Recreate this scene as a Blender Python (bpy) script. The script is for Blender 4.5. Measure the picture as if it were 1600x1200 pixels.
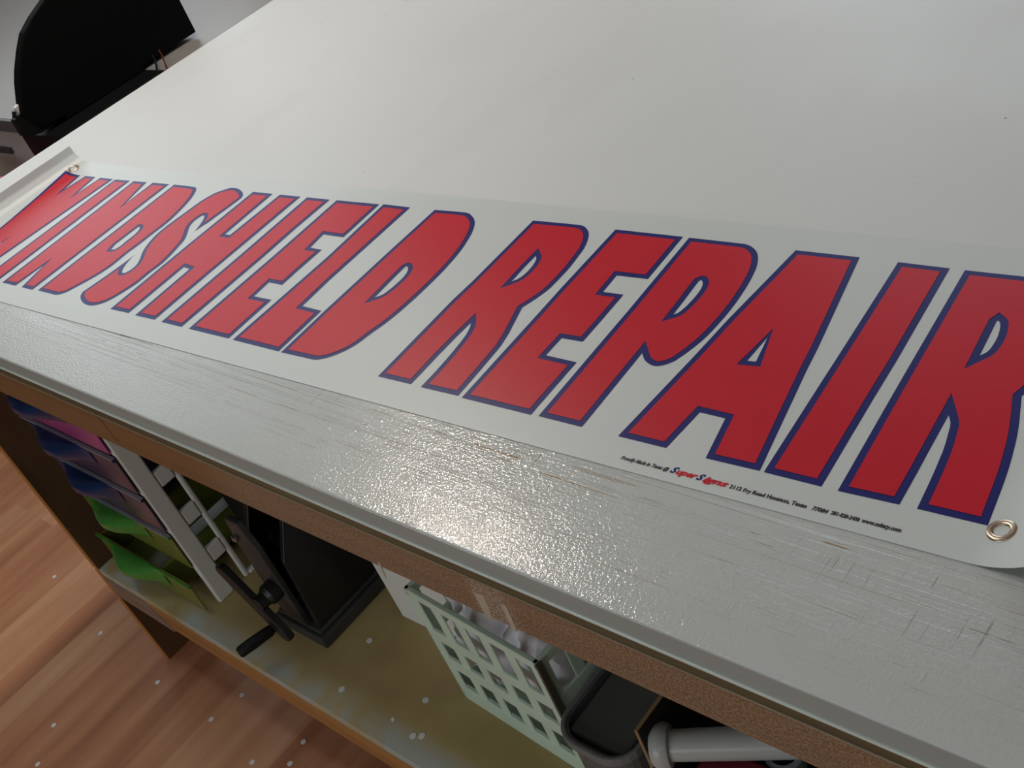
import bpy, bmesh, math, random
from mathutils import Vector, Matrix, noise
for o in list(bpy.data.objects):
    bpy.data.objects.remove(o)
SC = bpy.context.scene
COL = SC.collection
random.seed(7)

# ---------------------------------------------------------------- camera
CAM = Vector((0.0, 0.0, 1.424))
cd = bpy.data.cameras.new('camera'); cam = bpy.data.objects.new('camera', cd); COL.objects.link(cam)
RX = Vector((0.7246438, 0.6102357, -0.3201620)); RD = Vector((0.1941438, -0.6265552, -0.7548091)); RF = Vector((-0.6612106, 0.4848103, -0.5725028))
m = Matrix((RX, -RD, -RF)).transposed().to_4x4(); m.translation = CAM
cam.matrix_world = m
cd.sensor_fit = 'HORIZONTAL'; cd.sensor_width = 36.0; cd.lens = 40.5; cd.clip_start = 0.02
SC.camera = cam

# ---------------------------------------------------------------- world, exposure, large lights
w = bpy.data.worlds.new('world'); SC.world = w; w.use_nodes = True
w.node_tree.nodes['Background'].inputs[0].default_value = (0.55, 0.6, 0.66, 1)
w.node_tree.nodes['Background'].inputs[1].default_value = 0.3
SC.view_settings.view_transform = 'Standard'; SC.view_settings.look = 'None'
SC.view_settings.gamma = 1.0; SC.view_settings.exposure = 0.40
SC.view_settings.use_curve_mapping = False
SC.cycles.use_denoising = True

def area(name, loc, target, sx, sy, power, col):
    l = bpy.data.lights.new(name, 'AREA'); l.shape = 'RECTANGLE'; l.size = sx; l.size_y = sy
    l.energy = power; l.color = col
    o = bpy.data.objects.new(name, l); COL.objects.link(o); o.location = loc
    o.rotation_euler = (Vector(target) - Vector(loc)).to_track_quat('-Z', 'Y').to_euler()
    return o
# daylight through two windows; added ceiling lights and front fill, out of view
WIN_BACK = area('daylight_back_window', (-1.9, 3.93, 1.75), (-2.0, 0.9, 0.8), 1.5, 1.3, 17, (0.80, 0.92, 1.0))
WIN_LEFT = area('daylight_left_window', (-4.33, 1.9, 1.75), (-1.5, 0.9, 0.8), 1.5, 1.2, 8.5, (0.83, 0.94, 1.0))
CEIL_A = area('unseen_ceiling_glow', (-1.75, 0.35, 2.62), (-1.75, 0.35, 0), 1.15, 0.5, 4.5, (0.80, 0.95, 1.0))
CEIL_B = area('unseen_ceiling_glow', (0.9, -1.3, 2.62), (0.9, -1.3, 0), 1.15, 0.5, 1.2, (0.86, 0.97, 1.0))
FILL_FRONT = area('front_fill_light', (-0.6, -2.53, 1.15), (-0.8, 0.4, 0.5), 2.0, 1.1, 14.5, (0.90, 0.97, 1.0))  # added fill for the upright faces, no known window there

# ---------------------------------------------------------------- helpers
def lin(c):
    return tuple(((v/255)/12.92 if v/255 <= 0.04045 else ((v/255+0.055)/1.055)**2.4) for v in c) + (1.0,)

def material(name, rgb, rough=0.5, var=0.08, vscale=(6, 6, 6), bump=0.0, bscale=200.0, metal=0.0, spec=0.5,
             trans=0.0, alpha=1.0, rgb2=None, rot=0.0, coat=0.0, bdist=0.001):
    mt = bpy.data.materials.new(name); mt.use_nodes = True
    nt = mt.node_tree; N = nt.nodes; L = nt.links; b = N['Principled BSDF']
    tc = N.new('ShaderNodeTexCoord'); mp = N.new('ShaderNodeMapping')
    mp.inputs['Scale'].default_value = vscale; mp.inputs['Rotation'].default_value = (0, 0, rot)
    L.new(tc.outputs['Object'], mp.inputs['Vector'])
    nz = N.new('ShaderNodeTexNoise'); nz.inputs['Scale'].default_value = 1.0; nz.inputs['Detail'].default_value = 5
    L.new(mp.outputs[0], nz.inputs['Vector'])
    cr = N.new('ShaderNodeValToRGB'); c1 = lin(rgb)
    if rgb2: c0 = lin(rgb2)
    else: c0 = tuple(max(0, v*(1-var*2.2)) for v in c1[:3]) + (1,)
    cr.color_ramp.elements[0].position = 0.3; cr.color_ramp.elements[0].color = c0
    cr.color_ramp.elements[1].position = 0.7; cr.color_ramp.elements[1].color = c1
    L.new(nz.outputs['Fac'], cr.inputs[0]); L.new(cr.outputs[0], b.inputs['Base Color'])
    b.inputs['Roughness'].default_value = rough; b.inputs['Metallic'].default_value = metal
    b.inputs['Specular IOR Level'].default_value = spec
    b.inputs['Transmission Weight'].default_value = trans; b.inputs['Alpha'].default_value = alpha
    b.inputs['Coat Weight'].default_value = coat
    if bump > 0:
        n2 = N.new('ShaderNodeTexNoise'); n2.inputs['Scale'].default_value = bscale; n2.inputs['Detail'].default_value = 3
        L.new(tc.outputs['Object'], n2.inputs['Vector'])
        bp = N.new('ShaderNodeBump'); bp.inputs['Strength'].default_value = bump; bp.inputs['Distance'].default_value = bdist
        L.new(n2.outputs['Fac'], bp.inputs['Height']); L.new(bp.outputs[0], b.inputs['Normal'])
    return mt

ORI = {}
def origin(o): return ORI.get(o.name, Vector((0, 0, 0)))
def meshobj(name, bm, mats, parent=None, smooth=False, bevel=0.0, bseg=2):
    """World-space bmesh -> one object; origin at the base of the thing."""
    if not isinstance(mats, (list, tuple)): mats = [mats]
    bmesh.ops.recalc_face_normals(bm, faces=bm.faces[:])
    if parent is None:
        xs = [v.co.x for v in bm.verts]; ys = [v.co.y for v in bm.verts]; zs = [v.co.z for v in bm.verts]
        og = Vector(((min(xs)+max(xs))/2, (min(ys)+max(ys))/2, min(zs)))
    else: og = origin(parent)
    bmesh.ops.translate(bm, verts=bm.verts[:], vec=-og)
    for e in bm.edges:
        if len(e.link_faces) == 2 and e.calc_face_angle(0) > 0.7: e.smooth = False
    me = bpy.data.meshes.new(name); bm.to_mesh(me); bm.free()
    for mt in mats: me.materials.append(mt)
    o = bpy.data.objects.new(name, me); COL.objects.link(o)
    if parent is None: o.location = og
    else: o.parent = parent
    ORI[o.name] = og
    if smooth:
        for p in me.polygons: p.use_smooth = True
    if bevel > 0:
        md = o.modifiers.new('bevel', 'BEVEL'); md.width = bevel; md.segments = bseg; md.limit_method = 'ANGLE'
        md.angle_limit = math.radians(40)
    return o
def tag(o, label, cat, group=None):
    o['label'] = label; o['category'] = cat
    if group: o['group'] = group
    return o
def thing(name, label, cat, loc, group=None):
    o = bpy.data.objects.new(name, None); COL.objects.link(o); o.location = loc
    o.empty_display_size = 0.05
    ORI[o.name] = Vector(loc); return tag(o, label, cat, group)
def struct(o):
    o['kind'] = 'structure'; return o

def box(bm, x0, x1, y0, y1, z0, z1, mi=0, M=None):
    vs = [bm.verts.new(Vector(c)) for c in ((x0,y0,z0),(x1,y0,z0),(x1,y1,z0),(x0,y1,z0),(x0,y0,z1),(x1,y0,z1),(x1,y1,z1),(x0,y1,z1))]
    if M:
        for v in vs: v.co = M @ v.co
    for f in ((0,3,2,1),(4,5,6,7),(0,1,5,4),(1,2,6,5),(2,3,7,6),(3,0,4,7)):
        bm.faces.new([vs[i] for i in f]).material_index = mi
def B(*a, **k):
    bm = bmesh.new(); box(bm, *a, **k); return bm
def prism(bm, pts, fn, t0, t1, mi=0):
    """polygon pts (2-D) extruded between t0 and t1; fn(a,b,t) -> world"""
    lo = [bm.verts.new(fn(a, b, t0)) for a, b in pts]; hi = [bm.verts.new(fn(a, b, t1)) for a, b in pts]
    n = len(pts)
    bm.faces.new(lo).material_index = mi; bm.faces.new(hi[::-1]).material_index = mi
    for i in range(n):
        bm.faces.new((lo[i], lo[(i+1) % n], hi[(i+1) % n], hi[i])).material_index = mi
def lathe(bm, prof, p0, axis, n=32, mi=0, cap=True):
    """prof: list of (t along axis, radius)"""
    ax = Vector(axis).normalized(); s = ax.orthogonal().normalized(); t = ax.cross(s)
    rings = []
    for d, r in prof:
        c = Vector(p0) + ax*d
        rings.append([bm.verts.new(c + (s*math.cos(2*math.pi*i/n) + t*math.sin(2*math.pi*i/n))*r) for i in range(n)])
    for a, b in zip(rings, rings[1:]):
        for i in range(n):
            bm.faces.new((a[i], a[(i+1) % n], b[(i+1) % n], b[i])).material_index = mi
    if cap:
        bm.faces.new(rings[0][::-1]).material_index = mi; bm.faces.new(rings[-1]).material_index = mi
def tube(bm, pts, r, n=8, mi=0):
    pts = [Vector(p) for p in pts]; rings = []
    for i, p in enumerate(pts):
        d = (pts[min(i+1, len(pts)-1)] - pts[max(i-1, 0)]).normalized()
        s = d.cross(Vector((0.13, 0.31, 0.94))).normalized(); t = d.cross(s)
        rings.append([bm.verts.new(p + (s*math.cos(2*math.pi*k/n) + t*math.sin(2*math.pi*k/n))*r) for k in range(n)])
    for a, b in zip(rings, rings[1:]):
        for i in range(n): bm.faces.new((a[i], a[(i+1) % n], b[(i+1) % n], b[i])).material_index = mi
    bm.faces.new(rings[0][::-1]); bm.faces.new(rings[-1])
# ---------------------------------------------------------------- materials
M_white_plastic = material('white_plastic', (240, 240, 234), 0.35, 0.02)
M_grey_plastic = material('grey_plastic', (96, 98, 98), 0.4, 0.05)
M_black = material('black_plastic', (15, 15, 16), 0.55, 0.1, spec=0.25)
M_black_metal = material('black_painted_metal', (26, 27, 29), 0.45, 0.2, bump=0.1, bscale=90)
M_dark_metal = material('dark_grey_metal', (66, 66, 66), 0.4, 0.2, (20, 20, 20))
M_steel = material('bright_steel', (190, 190, 190), 0.25, 0.1, metal=1.0)
M_wood = material('brown_fibreboard', (146, 104, 66), 0.55, 0.1, (1.2, 30, 30), bump=0.15, bscale=350, rgb2=(116, 82, 52))
M_panel = material('dark_stained_board', (122, 88, 54), 0.6, 0.3, (7, 7, 3), bump=0.1, rgb2=(60, 42, 26))
M_edgewood = material('raw_board_edge', (190, 130, 60), 0.6, 0.1, (30, 30, 4))
M_rail = material('orange_pine_rail', (176, 124, 66), 0.55, 0.1, (2, 40, 40), rgb2=(150, 102, 56))
M_block = material('dusty_pine_block', (150, 124, 104), 0.7, 0.1, (10, 40, 40), rgb2=(122, 98, 84))
M_olive = material('olive_board_edge', (112, 102, 70), 0.6, 0.15, (3, 30, 60), rgb2=(80, 66, 44))
M_lip = material('white_paint_lip', (214, 220, 212), 0.3, 0.05, (20, 20, 20))
M_glue = material('pale_glue_line', (158, 146, 120), 0.6, 0.1, (8, 8, 8))
M_wall = material('painted_wall', (124, 118, 116), 0.8, 0.02, (2, 2, 2), bump=0.05, bscale=150)
M_ceil = material('painted_ceiling', (216, 214, 208), 0.9, 0.02, (2, 2, 2))
M_grommet = material('brass_nickel_grommet', (206, 186, 166), 0.30, 0.1, (60, 60, 60), metal=1.0)
M_cardboard = material('cardboard', (158, 128, 92), 0.8, 0.08, (8, 8, 30))
M_inside_shade = material('cardboard_in_shade', (30, 25, 20), 0.9, 0.1)  # same cardboard, with the shade inside the box put into the colour
M_chad = material('white_vinyl_dot', (225, 226, 224), 0.45, 0.02)
M_red_print = material('red_print', (206, 16, 42), 0.38, 0.05, (40, 300, 4), spec=0.28, rgb2=(201, 15, 40))
M_blue_print = material('blue_print', (30, 34, 112), 0.38, 0.03, spec=0.26)
M_black_print = material('black_print', (22, 22, 24), 0.45, 0.03)
M_vinyl = material('white_vinyl', (214, 219, 218), 0.38, 0.01, (3, 3, 3), spec=0.35)

def tabletop_material():
    mt = bpy.data.materials.new('scored_white_paint'); mt.use_nodes = True
    nt = mt.node_tree; N = nt.nodes; L = nt.links; b = N['Principled BSDF']
    tc = N.new('ShaderNodeTexCoord')
    def mapping(scale, rot=0, loc=(0, 0, 0)):
        n = N.new('ShaderNodeMapping'); n.inputs['Scale'].default_value = scale
        n.inputs['Rotation'].default_value = (0, 0, rot); n.inputs['Location'].default_value = loc
        L.new(tc.outputs['Object'], n.inputs['Vector']); return n
    def nz(mp, scale=1, detail=2, rough=0.5):
        n = N.new('ShaderNodeTexNoise'); n.inputs['Scale'].default_value = scale; n.inputs['Detail'].default_value = detail
        n.inputs['Roughness'].default_value = rough; L.new(mp.outputs[0], n.inputs['Vector']); return n
    def ramp(src, p0, p1, a=0.0, c=1.0):
        n = N.new('ShaderNodeMapRange'); n.inputs[1].default_value = p0; n.inputs[2].default_value = p1
        n.inputs[3].default_value = a; n.inputs[4].default_value = c; L.new(src, n.inputs[0]); return n.outputs[0]
    def mul(a, c):
        n = N.new('ShaderNodeMath'); n.operation = 'MULTIPLY'
        for i, s in enumerate((a, c)):
            if isinstance(s, float): n.inputs[i].default_value = s
            else: L.new(s, n.inputs[i])
        return n.outputs[0]
    def mx(a, c):
        n = N.new('ShaderNodeMath'); n.operation = 'MAXIMUM'; L.new(a, n.inputs[0]); L.new(c, n.inputs[1]); return n.outputs[0]
    # the scored strip near the front edge, where banners are cut
    sep = N.new('ShaderNodeSeparateXYZ'); L.new(tc.outputs['Object'], sep.inputs[0])
    gloss = ramp(sep.outputs['Y'], -0.430, -0.310, 1, 0)
    strip = mul(ramp(sep.outputs['Y'], -0.605, -0.530), gloss)
    rot = math.radians(-2.15)
    scr = ramp(nz(mapping((2.6, 620, 1), rot), 1, 2).outputs['Fac'], 0.600, 0.66)
    brk = ramp(nz(mapping((26, 90, 1), rot), 1, 2).outputs['Fac'], 0.50, 0.58)
    fine = ramp(nz(mapping((3.0, 1100, 1), rot, (3, 7, 0)), 1, 2).outputs['Fac'], 0.58, 0.68)
    cross = ramp(nz(mapping((700, 7, 1), math.radians(8), (1, 2, 0)), 1, 2).outputs['Fac'], 0.62, 0.68)
    crossm = ramp(nz(mapping((9, 40, 1), 0, (5, 5, 0)), 1, 2).outputs['Fac'], 0.52, 0.62)
    brown = mul(mul(scr, brk), strip)
    grey = mul(mx(fine, mul(cross, crossm)), strip)
    # faint grey streaks standing for blurred reflections, put into the paint colour
    refl_streak = ramp(nz(mapping((7, 2.2, 1), math.radians(20)), 1, 3).outputs['Fac'], 0.52, 0.8)
    vor = N.new('ShaderNodeTexVoronoi'); vor.inputs['Scale'].default_value = 26
    L.new(mapping((1, 1, 1)).outputs[0], vor.inputs['Vector'])
    speck = ramp(vor.outputs['Distance'], 0.028, 0.04, 1, 0)
    cm = N.new('ShaderNodeSeparateColor'); L.new(vor.outputs['Color'], cm.inputs[0])
    speck = mul(speck, ramp(cm.outputs[0], 0.86, 0.87))
    def mix(f, a, c):
        n = N.new('ShaderNodeMix'); n.data_type = 'RGBA'; L.new(f, n.inputs[0])
        if isinstance(a, tuple): n.inputs[6].default_value = a
        else: L.new(a, n.inputs[6])
        n.inputs[7].default_value = c; return n.outputs[2]
    col = mix(mul(refl_streak, 0.09), lin((219, 221, 221)), lin((150, 148, 152)))
    col = mix(mul(gloss, 0.5), col, lin((182, 187, 184)))
    col = mix(mul(grey, 0.5), col, lin((112, 110, 100)))
    col = mix(mul(brown, 0.9), col, lin((150, 120, 74)))
    col = mix(mul(speck, 0.8), col, lin((60, 58, 54)))
    L.new(col, b.inputs['Base Color'])
    rr = ramp(nz(mapping((3, 3, 3)), 1, 3).outputs['Fac'], 0.3, 0.7, 0.46, 0.56)
    # the bare strip is shinier than the top behind
    rmix = N.new('ShaderNodeMix'); rmix.data_type = 'FLOAT'; L.new(gloss, rmix.inputs[0]); L.new(rr, rmix.inputs[2])
    rmix.inputs[3].default_value = 0.12; L.new(rmix.outputs[0], b.inputs['Roughness'])
    b.inputs['Specular IOR Level'].default_value = 0.5
    hb = nz(mapping((330, 330, 330)), 1, 2, 0.6)
    hs = N.new('ShaderNodeMath'); hs.operation = 'SUBTRACT'; L.new(hb.outputs['Fac'], hs.inputs[0])
    L.new(mul(mx(brown, grey), 0.45), hs.inputs[1])
    bp = N.new('ShaderNodeBump'); bp.inputs['Distance'].default_value = 0.0012
    L.new(ramp(gloss, 0, 1, 0.04, 0.36), bp.inputs['Strength'])
    L.new(hs.outputs[0], bp.inputs['Height']); L.new(bp.outputs[0], b.inputs['Normal'])
    return mt

def floor_material():
    mt = bpy.data.materials.new('wood_strip_laminate'); mt.use_nodes = True
    nt = mt.node_tree; N = nt.nodes; L = nt.links; b = N['Principled BSDF']
    tc = N.new('ShaderNodeTexCoord'); mp = N.new('ShaderNodeMapping'); mp.inputs['Rotation'].default_value = (0, 0, math.radians(90))
    L.new(tc.outputs['Object'], mp.inputs['Vector'])
    br = N.new('ShaderNodeTexBrick'); br.offset = 0.37; br.offset_frequency = 1
    br.inputs['Color1'].default_value = (0, 0, 0, 1); br.inputs['Color2'].default_value = (1, 1, 1, 1)
    br.inputs['Mortar'].default_value = (0.2, 0.2, 0.2, 1)
    br.inputs['Scale'].default_value = 1.0; br.inputs['Mortar Size'].default_value = 0.0006
    br.inputs['Brick Width'].default_value = 0.42; br.inputs['Row Height'].default_value = 0.065
    L.new(mp.outputs[0], br.inputs['Vector'])
    m2 = N.new('ShaderNodeMapping'); m2.inputs['Scale'].default_value = (22, 2.0, 1); L.new(tc.outputs['Object'], m2.inputs['Vector'])
    nz = N.new('ShaderNodeTexNoise'); nz.inputs['Scale'].default_value = 1; nz.inputs['Detail'].default_value = 5; L.new(m2.outputs[0], nz.inputs['Vector'])
    ad = N.new('ShaderNodeMath'); ad.operation = 'MULTIPLY_ADD'; L.new(br.outputs['Color'], ad.inputs[0]); ad.inputs[1].default_value = 0.36
    L.new(nz.outputs['Fac'], ad.inputs[2])
    cr = N.new('ShaderNodeValToRGB'); e = cr.color_ramp.elements
    e[0].position = 0.3; e[0].color = lin((158, 102, 72)); e[1].position = 0.95; e[1].color = lin((208, 158, 122))
    k = cr.color_ramp.elements.new(0.6); k.color = lin((188, 130, 96))
    L.new(ad.outputs[0], cr.inputs[0]); L.new(cr.outputs[0], b.inputs['Base Color'])
    b.inputs['Roughness'].default_value = 0.38
    return mt

# ---------------------------------------------------------------- room
struct(meshobj('floor', B(-4.4, 3.4, -2.6, 4.0, -0.05, 0), floor_material()))
struct(meshobj('ceiling', B(-4.4, 3.4, -2.6, 4.0, 2.7, 2.75), M_ceil))
def wall_with_window(name, fixed, w0, w1, win, axis, thick=0.1):
    """wall in a plane x=fixed (axis 'x') or y=fixed (axis 'y'); win = (a0, a1, z0, z1) or None"""
    bm = bmesh.new()
    def bx(a0, a1, z0, z1):
        if axis == 'x': box(bm, min(fixed, fixed+thick), max(fixed, fixed+thick), a0, a1, z0, z1)
        else: box(bm, a0, a1, min(fixed, fixed+thick), max(fixed, fixed+thick), z0, z1)
    if win:
        a0, a1, z0, z1 = win
        bx(w0, a0, 0, 2.7); bx(a1, w1, 0, 2.7); bx(a0, a1, 0, z0); bx(a0, a1, z1, 2.7)
    else: bx(w0, w1, 0, 2.7)
    return struct(meshobj(name, bm, M_wall))
wall_with_window('wall_left', -4.4, -2.6, 4.0, (1.15, 2.65, 1.15, 2.35), 'x', -0.1)
wall_with_window('wall_back', 4.0, -4.5, 3.5, (-2.65, -1.15, 1.1, 2.4), 'y', 0.1)
wall_with_window('wall_right', 3.4, -2.6, 4.0, None, 'x', 0.1)
wall_with_window('wall_front', -2.6, -4.5, 3.5, (-1.65, 0.45, 0.6, 1.7), 'y', -0.1)  # opening made for the added front fill
bm = bmesh.new(); box(bm, -4.4, -4.385, -2.6, 4.0, 0, 0.09); struct(meshobj('baseboard_left', bm, M_ceil))
bm = bmesh.new(); box(bm, -4.385, 3.4, 3.985, 4.0, 0, 0.09); struct(meshobj('baseboard_back', bm, M_ceil))
def window(name, a0, a1, z0, z1, fixed, axis, sgn):
    bm = bmesh.new(); f = 0.05
    def bx(b0, b1, c0, c1):
        lo, hi = sorted((fixed, fixed+0.04*sgn))
        if axis == 'x': box(bm, lo, hi, b0, b1, c0, c1)
        else: box(bm, b0, b1, lo, hi, c0, c1)
    bx(a0, a0+f, z0, z1); bx(a1-f, a1, z0, z1); bx(a0+f, a1-f, z0, z0+f); bx(a0+f, a1-f, z1-f, z1)
    c = (a0+a1)/2; bx(c-f/2, c+f/2, z0+f, z1-f)
    struct(meshobj(name, bm, M_ceil))
window('window_1', 1.15, 2.65, 1.15, 2.35, -4.45, 'x', 1)
window('window_2', -2.65, -1.15, 1.1, 2.4, 4.05, 'y', -1)
window('added_front_window', -1.65, 0.45, 0.6, 1.7, -2.65, 'y', 1)  # unseen frame added around the front fill

M_diff = bpy.data.materials.new('lit_diffuser'); M_diff.use_nodes = True
p = M_diff.node_tree.nodes['Principled BSDF']; p.inputs['Emission Color'].default_value = (0.95, 1, 0.96, 1); p.inputs['Emission Strength'].default_value = 1.5
def ceiling_lamp(x, y, label):  # unseen fixtures, assumed and placed for the light they give
    t = thing('unseen_ceiling_light', label, 'light', (x, y, 2.64))
    bm = bmesh.new(); 
    box(bm, x-.62, x-.59, y-.3, y+.3, 2.64, 2.70); box(bm, x+.59, x+.62, y-.3, y+.3, 2.64, 2.70)
    box(bm, x-.59, x+.59, y-.3, y-.27, 2.64, 2.70); box(bm, x-.59, x+.59, y+.27, y+.3, 2.64, 2.70)
    meshobj('frame', bm, M_white_plastic, t)
    meshobj('diffuser', B(x-.59, x+.59, y-.27, y+.27, 2.66, 2.665), M_diff, t)
ceiling_lamp(-1.75, 0.35, 'unseen fluorescent ceiling light assumed above the left end of the work table')
ceiling_lamp(0.9, -1.3, 'unseen fluorescent ceiling light assumed nearer the front wall, right of the work table')
# warm bulb whose reflection glints on the scored front strip of the table
LX, LY, LZ = (-2.022, 1.138, 2.250)
t = thing('pendant_lamp', 'small warm bulb in a dark metal shade hanging above the table', 'lamp', (LX, LY, LZ-0.03))
bm = bmesh.new(); tube(bm, [(LX, LY, LZ+0.1), (LX, LY, 2.70)], 0.004); meshobj('cord', bm, M_black, t)
bm = bmesh.new(); lathe(bm, [(0.10, 0.02), (0.08, 0.04), (0.0, 0.085), (0.002, 0.082), (0.076, 0.037), (0.096, 0.017)], (LX, LY, LZ), (0, 0, 1), 32, cap=False)
meshobj('shade', bm, M_black_metal, t, smooth=True)
bm = bmesh.new(); bmesh.ops.create_uvsphere(bm, u_segments=24, v_segments=12, radius=0.025, matrix=Matrix.Translation((LX, LY, LZ+0.02)))
M_bulb = bpy.data.materials.new('warm_bulb'); M_bulb.use_nodes = True
p = M_bulb.node_tree.nodes['Principled BSDF']; p.inputs['Emission Color'].default_value = (1, 0.86, 0.74, 1); p.inputs['Emission Strength'].default_value = 1100
meshobj('bulb', bm, M_bulb, t, smooth=True)

# ---------------------------------------------------------------- work table
ZT = 0.824; YF = 0.332
T = thing('work_table', 'long white-topped work table with brown apron, lower shelf and board legs', 'table', (-0.4, 0.95, 0))
M_top = tabletop_material()
meshobj('tabletop', B(-2.066, 1.3, YF, 1.62, 0.803, ZT), M_top, T, bevel=0.0012)
meshobj('edge_shade_strip', B(-2.0655, 1.2995, YF-0.0007, YF+0.001, 0.8031, 0.8228), material('edge_shade_grey', (168, 172, 168), 0.45, 0.06, (2, 40, 40)), T)  # white front face, with its shade put into this grey
bm = bmesh.new(); box(bm, -2.064, 1.298, YF-0.0030, YF+0.006, 0.8005, 0.8031)
o = meshobj('edge_lip', bm, M_lip, T, bevel=0.0011, bseg=3)
meshobj('sub_top', B(-2.062, 1.296, YF-0.0008, 1.6, 0.787, 0.8005), M_olive, T)
meshobj('glue_line', B(-2.06, 1.29, YF-0.0020, YF+0.004, 0.7862, 0.7880), M_glue, T, bevel=0.0005)

def apron_material():
    mt = material('apron_board', (142, 102, 62), 0.5, 0.1, (1.0, 30, 60), bump=0.3, bscale=500, rgb2=(118, 84, 50), bdist=0.0006)
    nt = mt.node_tree; N = nt.nodes; L = nt.links; b = N['Principled BSDF']
    src = b.inputs['Base Color'].links[0].from_socket
    geo = N.new('ShaderNodeNewGeometry'); sep = N.new('ShaderNodeSeparateXYZ'); L.new(geo.outputs['Position'], sep.inputs[0])
    def rng(s, a, c, d=0., e=1.):
        n = N.new('ShaderNodeMapRange'); n.interpolation_type = 'SMOOTHSTEP'
        n.inputs[1].default_value = a; n.inputs[2].default_value = c; n.inputs[3].default_value = d; n.inputs[4].default_value = e
        L.new(s, n.inputs[0]); return n.outputs[0]
    def mul(a, c):
        n = N.new('ShaderNodeMath'); n.operation = 'MULTIPLY'
        for i, s in enumerate((a, c)):
            if isinstance(s, float): n.inputs[i].default_value = s
            else: L.new(s, n.inputs[i])
        return n.outputs[0]
    nz = N.new('ShaderNodeTexNoise'); nz.inputs['Scale'].default_value = 420; nz.inputs['Detail'].default_value = 6; nz.inputs['Roughness'].default_value = 0.75
    L.new(geo.outputs['Position'], nz.inputs['Vector'])
    # dried white overspray on the right half of the board
    ad = N.new('ShaderNodeMath'); ad.operation = 'ADD'; L.new(mul(rng(sep.outputs['X'], -1.06, -0.92), 0.30), ad.inputs[0])
    L.new(mul(mul(rng(sep.outputs['X'], -0.6228, -0.6049), rng(sep.outputs['X'], -0.5874, -0.5602, 1., 0.)), 0.5), ad.inputs[1])
    dust = mul(rng(nz.outputs['Fac'], 0.42, 0.62), ad.outputs[0])
    mix = N.new('ShaderNodeMix'); mix.data_type = 'RGBA'; L.new(dust, mix.inputs[0]); L.new(src, mix.inputs[6]); mix.inputs[7].default_value = lin((206, 198, 188))
    L.new(mix.outputs[2], b.inputs['Base Color'])
    return mt
bm = bmesh.new(); box(bm, -2.0, 1.28, YF-0.0012, YF+0.017, 0.737, 0.7870)
AP = meshobj('apron', bm, apron_material(), T, bevel=0.001)
M_drip = material('dried_paint', (196, 182, 160), 0.6, 0.12, (60, 60, 20), bump=0.2, bscale=300)
def apr(x, z): return Vector((x, YF-0.0016, z))
for pts in [[(-0.6118, 0.7677), (-0.5999, 0.7679), (-0.6006, 0.7538), (-0.6043, 0.7347), (-0.6112, 0.7328), (-0.6123, 0.7480)], [(-0.5813, 0.7690), (-0.5745, 0.7685), (-0.5750, 0.7531), (-0.5769, 0.7342), (-0.5820, 0.7340), (-0.5819, 0.7487)], [(-0.7466, 0.7448), (-0.7431, 0.7446), (-0.7457, 0.7311), (-0.7479, 0.7213), (-0.7491, 0.7270)]]:
    bm = bmesh.new(); prism(bm, pts, lambda a, b_, t: Vector((a, YF-0.0012-t, b_)), 0.0, 0.0005)
    meshobj('paint_drip', bm, M_drip, AP)
# seam in the apron
bm = bmesh.new(); prism(bm, [(-1.2273, 0.7895), (-1.2222, 0.7900), (-1.2140, 0.7477), (-1.2169, 0.7478)], lambda a, b_, t: Vector((a, YF-0.0012-t, b_)), 0.0, 0.0003)
meshobj('seam', bm, M_panel, AP)
# board legs
def leg(x0, x1, y0, y1):
    bm = bmesh.new(); box(bm, x0, x1, y0+0.0015, y1, 0.0, 0.787)
    o = meshobj('leg', bm, M_panel, T)
    bm = bmesh.new(); box(bm, x0, x1, y0, y0+0.0015, 0.0, 0.737); meshobj('leg_edge', bm, M_edgewood, o)
leg(-1.816, -1.797, YF, 0.425); leg(-1.816, -1.797, 1.45, 1.55); leg(1.18, 1.199, YF+.02, 0.425); leg(1.18, 1.199, 1.45, 1.55)
M_shelf = material('worn_shelf_board', (190, 168, 116), 0.6, 0.1, (5, 5, 5), bump=0.08, bscale=200, rgb2=(150, 130, 84))
# whitish worn band along the shelf's front edge
def shelf_wear(mt):
    nt = mt.node_tree; N = nt.nodes; L = nt.links; b = N['Principled BSDF']
    src = b.inputs['Base Color'].links[0].from_socket
    geo = N.new('ShaderNodeNewGeometry'); sep = N.new('ShaderNodeSeparateXYZ'); L.new(geo.outputs['Position'], sep.inputs[0])
    n = N.new('ShaderNodeMapRange'); n.inputs[1].default_value = YF+0.015; n.inputs[2].default_value = YF+0.045; n.inputs[3].default_value = 1; n.inputs[4].default_value = 0
    L.new(sep.outputs['Y'], n.inputs[0])
    nz = N.new('ShaderNodeTexNoise'); nz.inputs['Scale'].default_value = 14; nz.inputs['Detail'].default_value = 4; L.new(geo.outputs['Position'], nz.inputs['Vector'])
    r = N.new('ShaderNodeMapRange'); r.inputs[1].default_value = 0.38; r.inputs[2].default_value = 0.6; L.new(nz.outputs['Fac'], r.inputs[0])
    mu = N.new('ShaderNodeMath'); mu.operation = 'MULTIPLY'; L.new(n.outputs[0], mu.inputs[0]); L.new(r.outputs[0], mu.inputs[1])
    mix = N.new('ShaderNodeMix'); mix.data_type = 'RGBA'; L.new(mu.outputs[0], mix.inputs[0]); L.new(src, mix.inputs[6]); mix.inputs[7].default_value = lin((176, 178, 170))
    L.new(mix.outputs[2], b.inputs['Base Color'])
shelf_wear(M_shelf)
SZ = 0.255
meshobj('shelf', B(-1.797, 1.18, YF+0.001, 1.45, 0.238, SZ), M_shelf, T, bevel=0.001)
bm = bmesh.new(); prism(bm, [(-1.6, 0.190), (1.18, 0.190), (1.18, 0.2378), (-1.655, 0.2378)], lambda a, b_, t: Vector((a, t, b_)), YF, YF+0.03)
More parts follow.
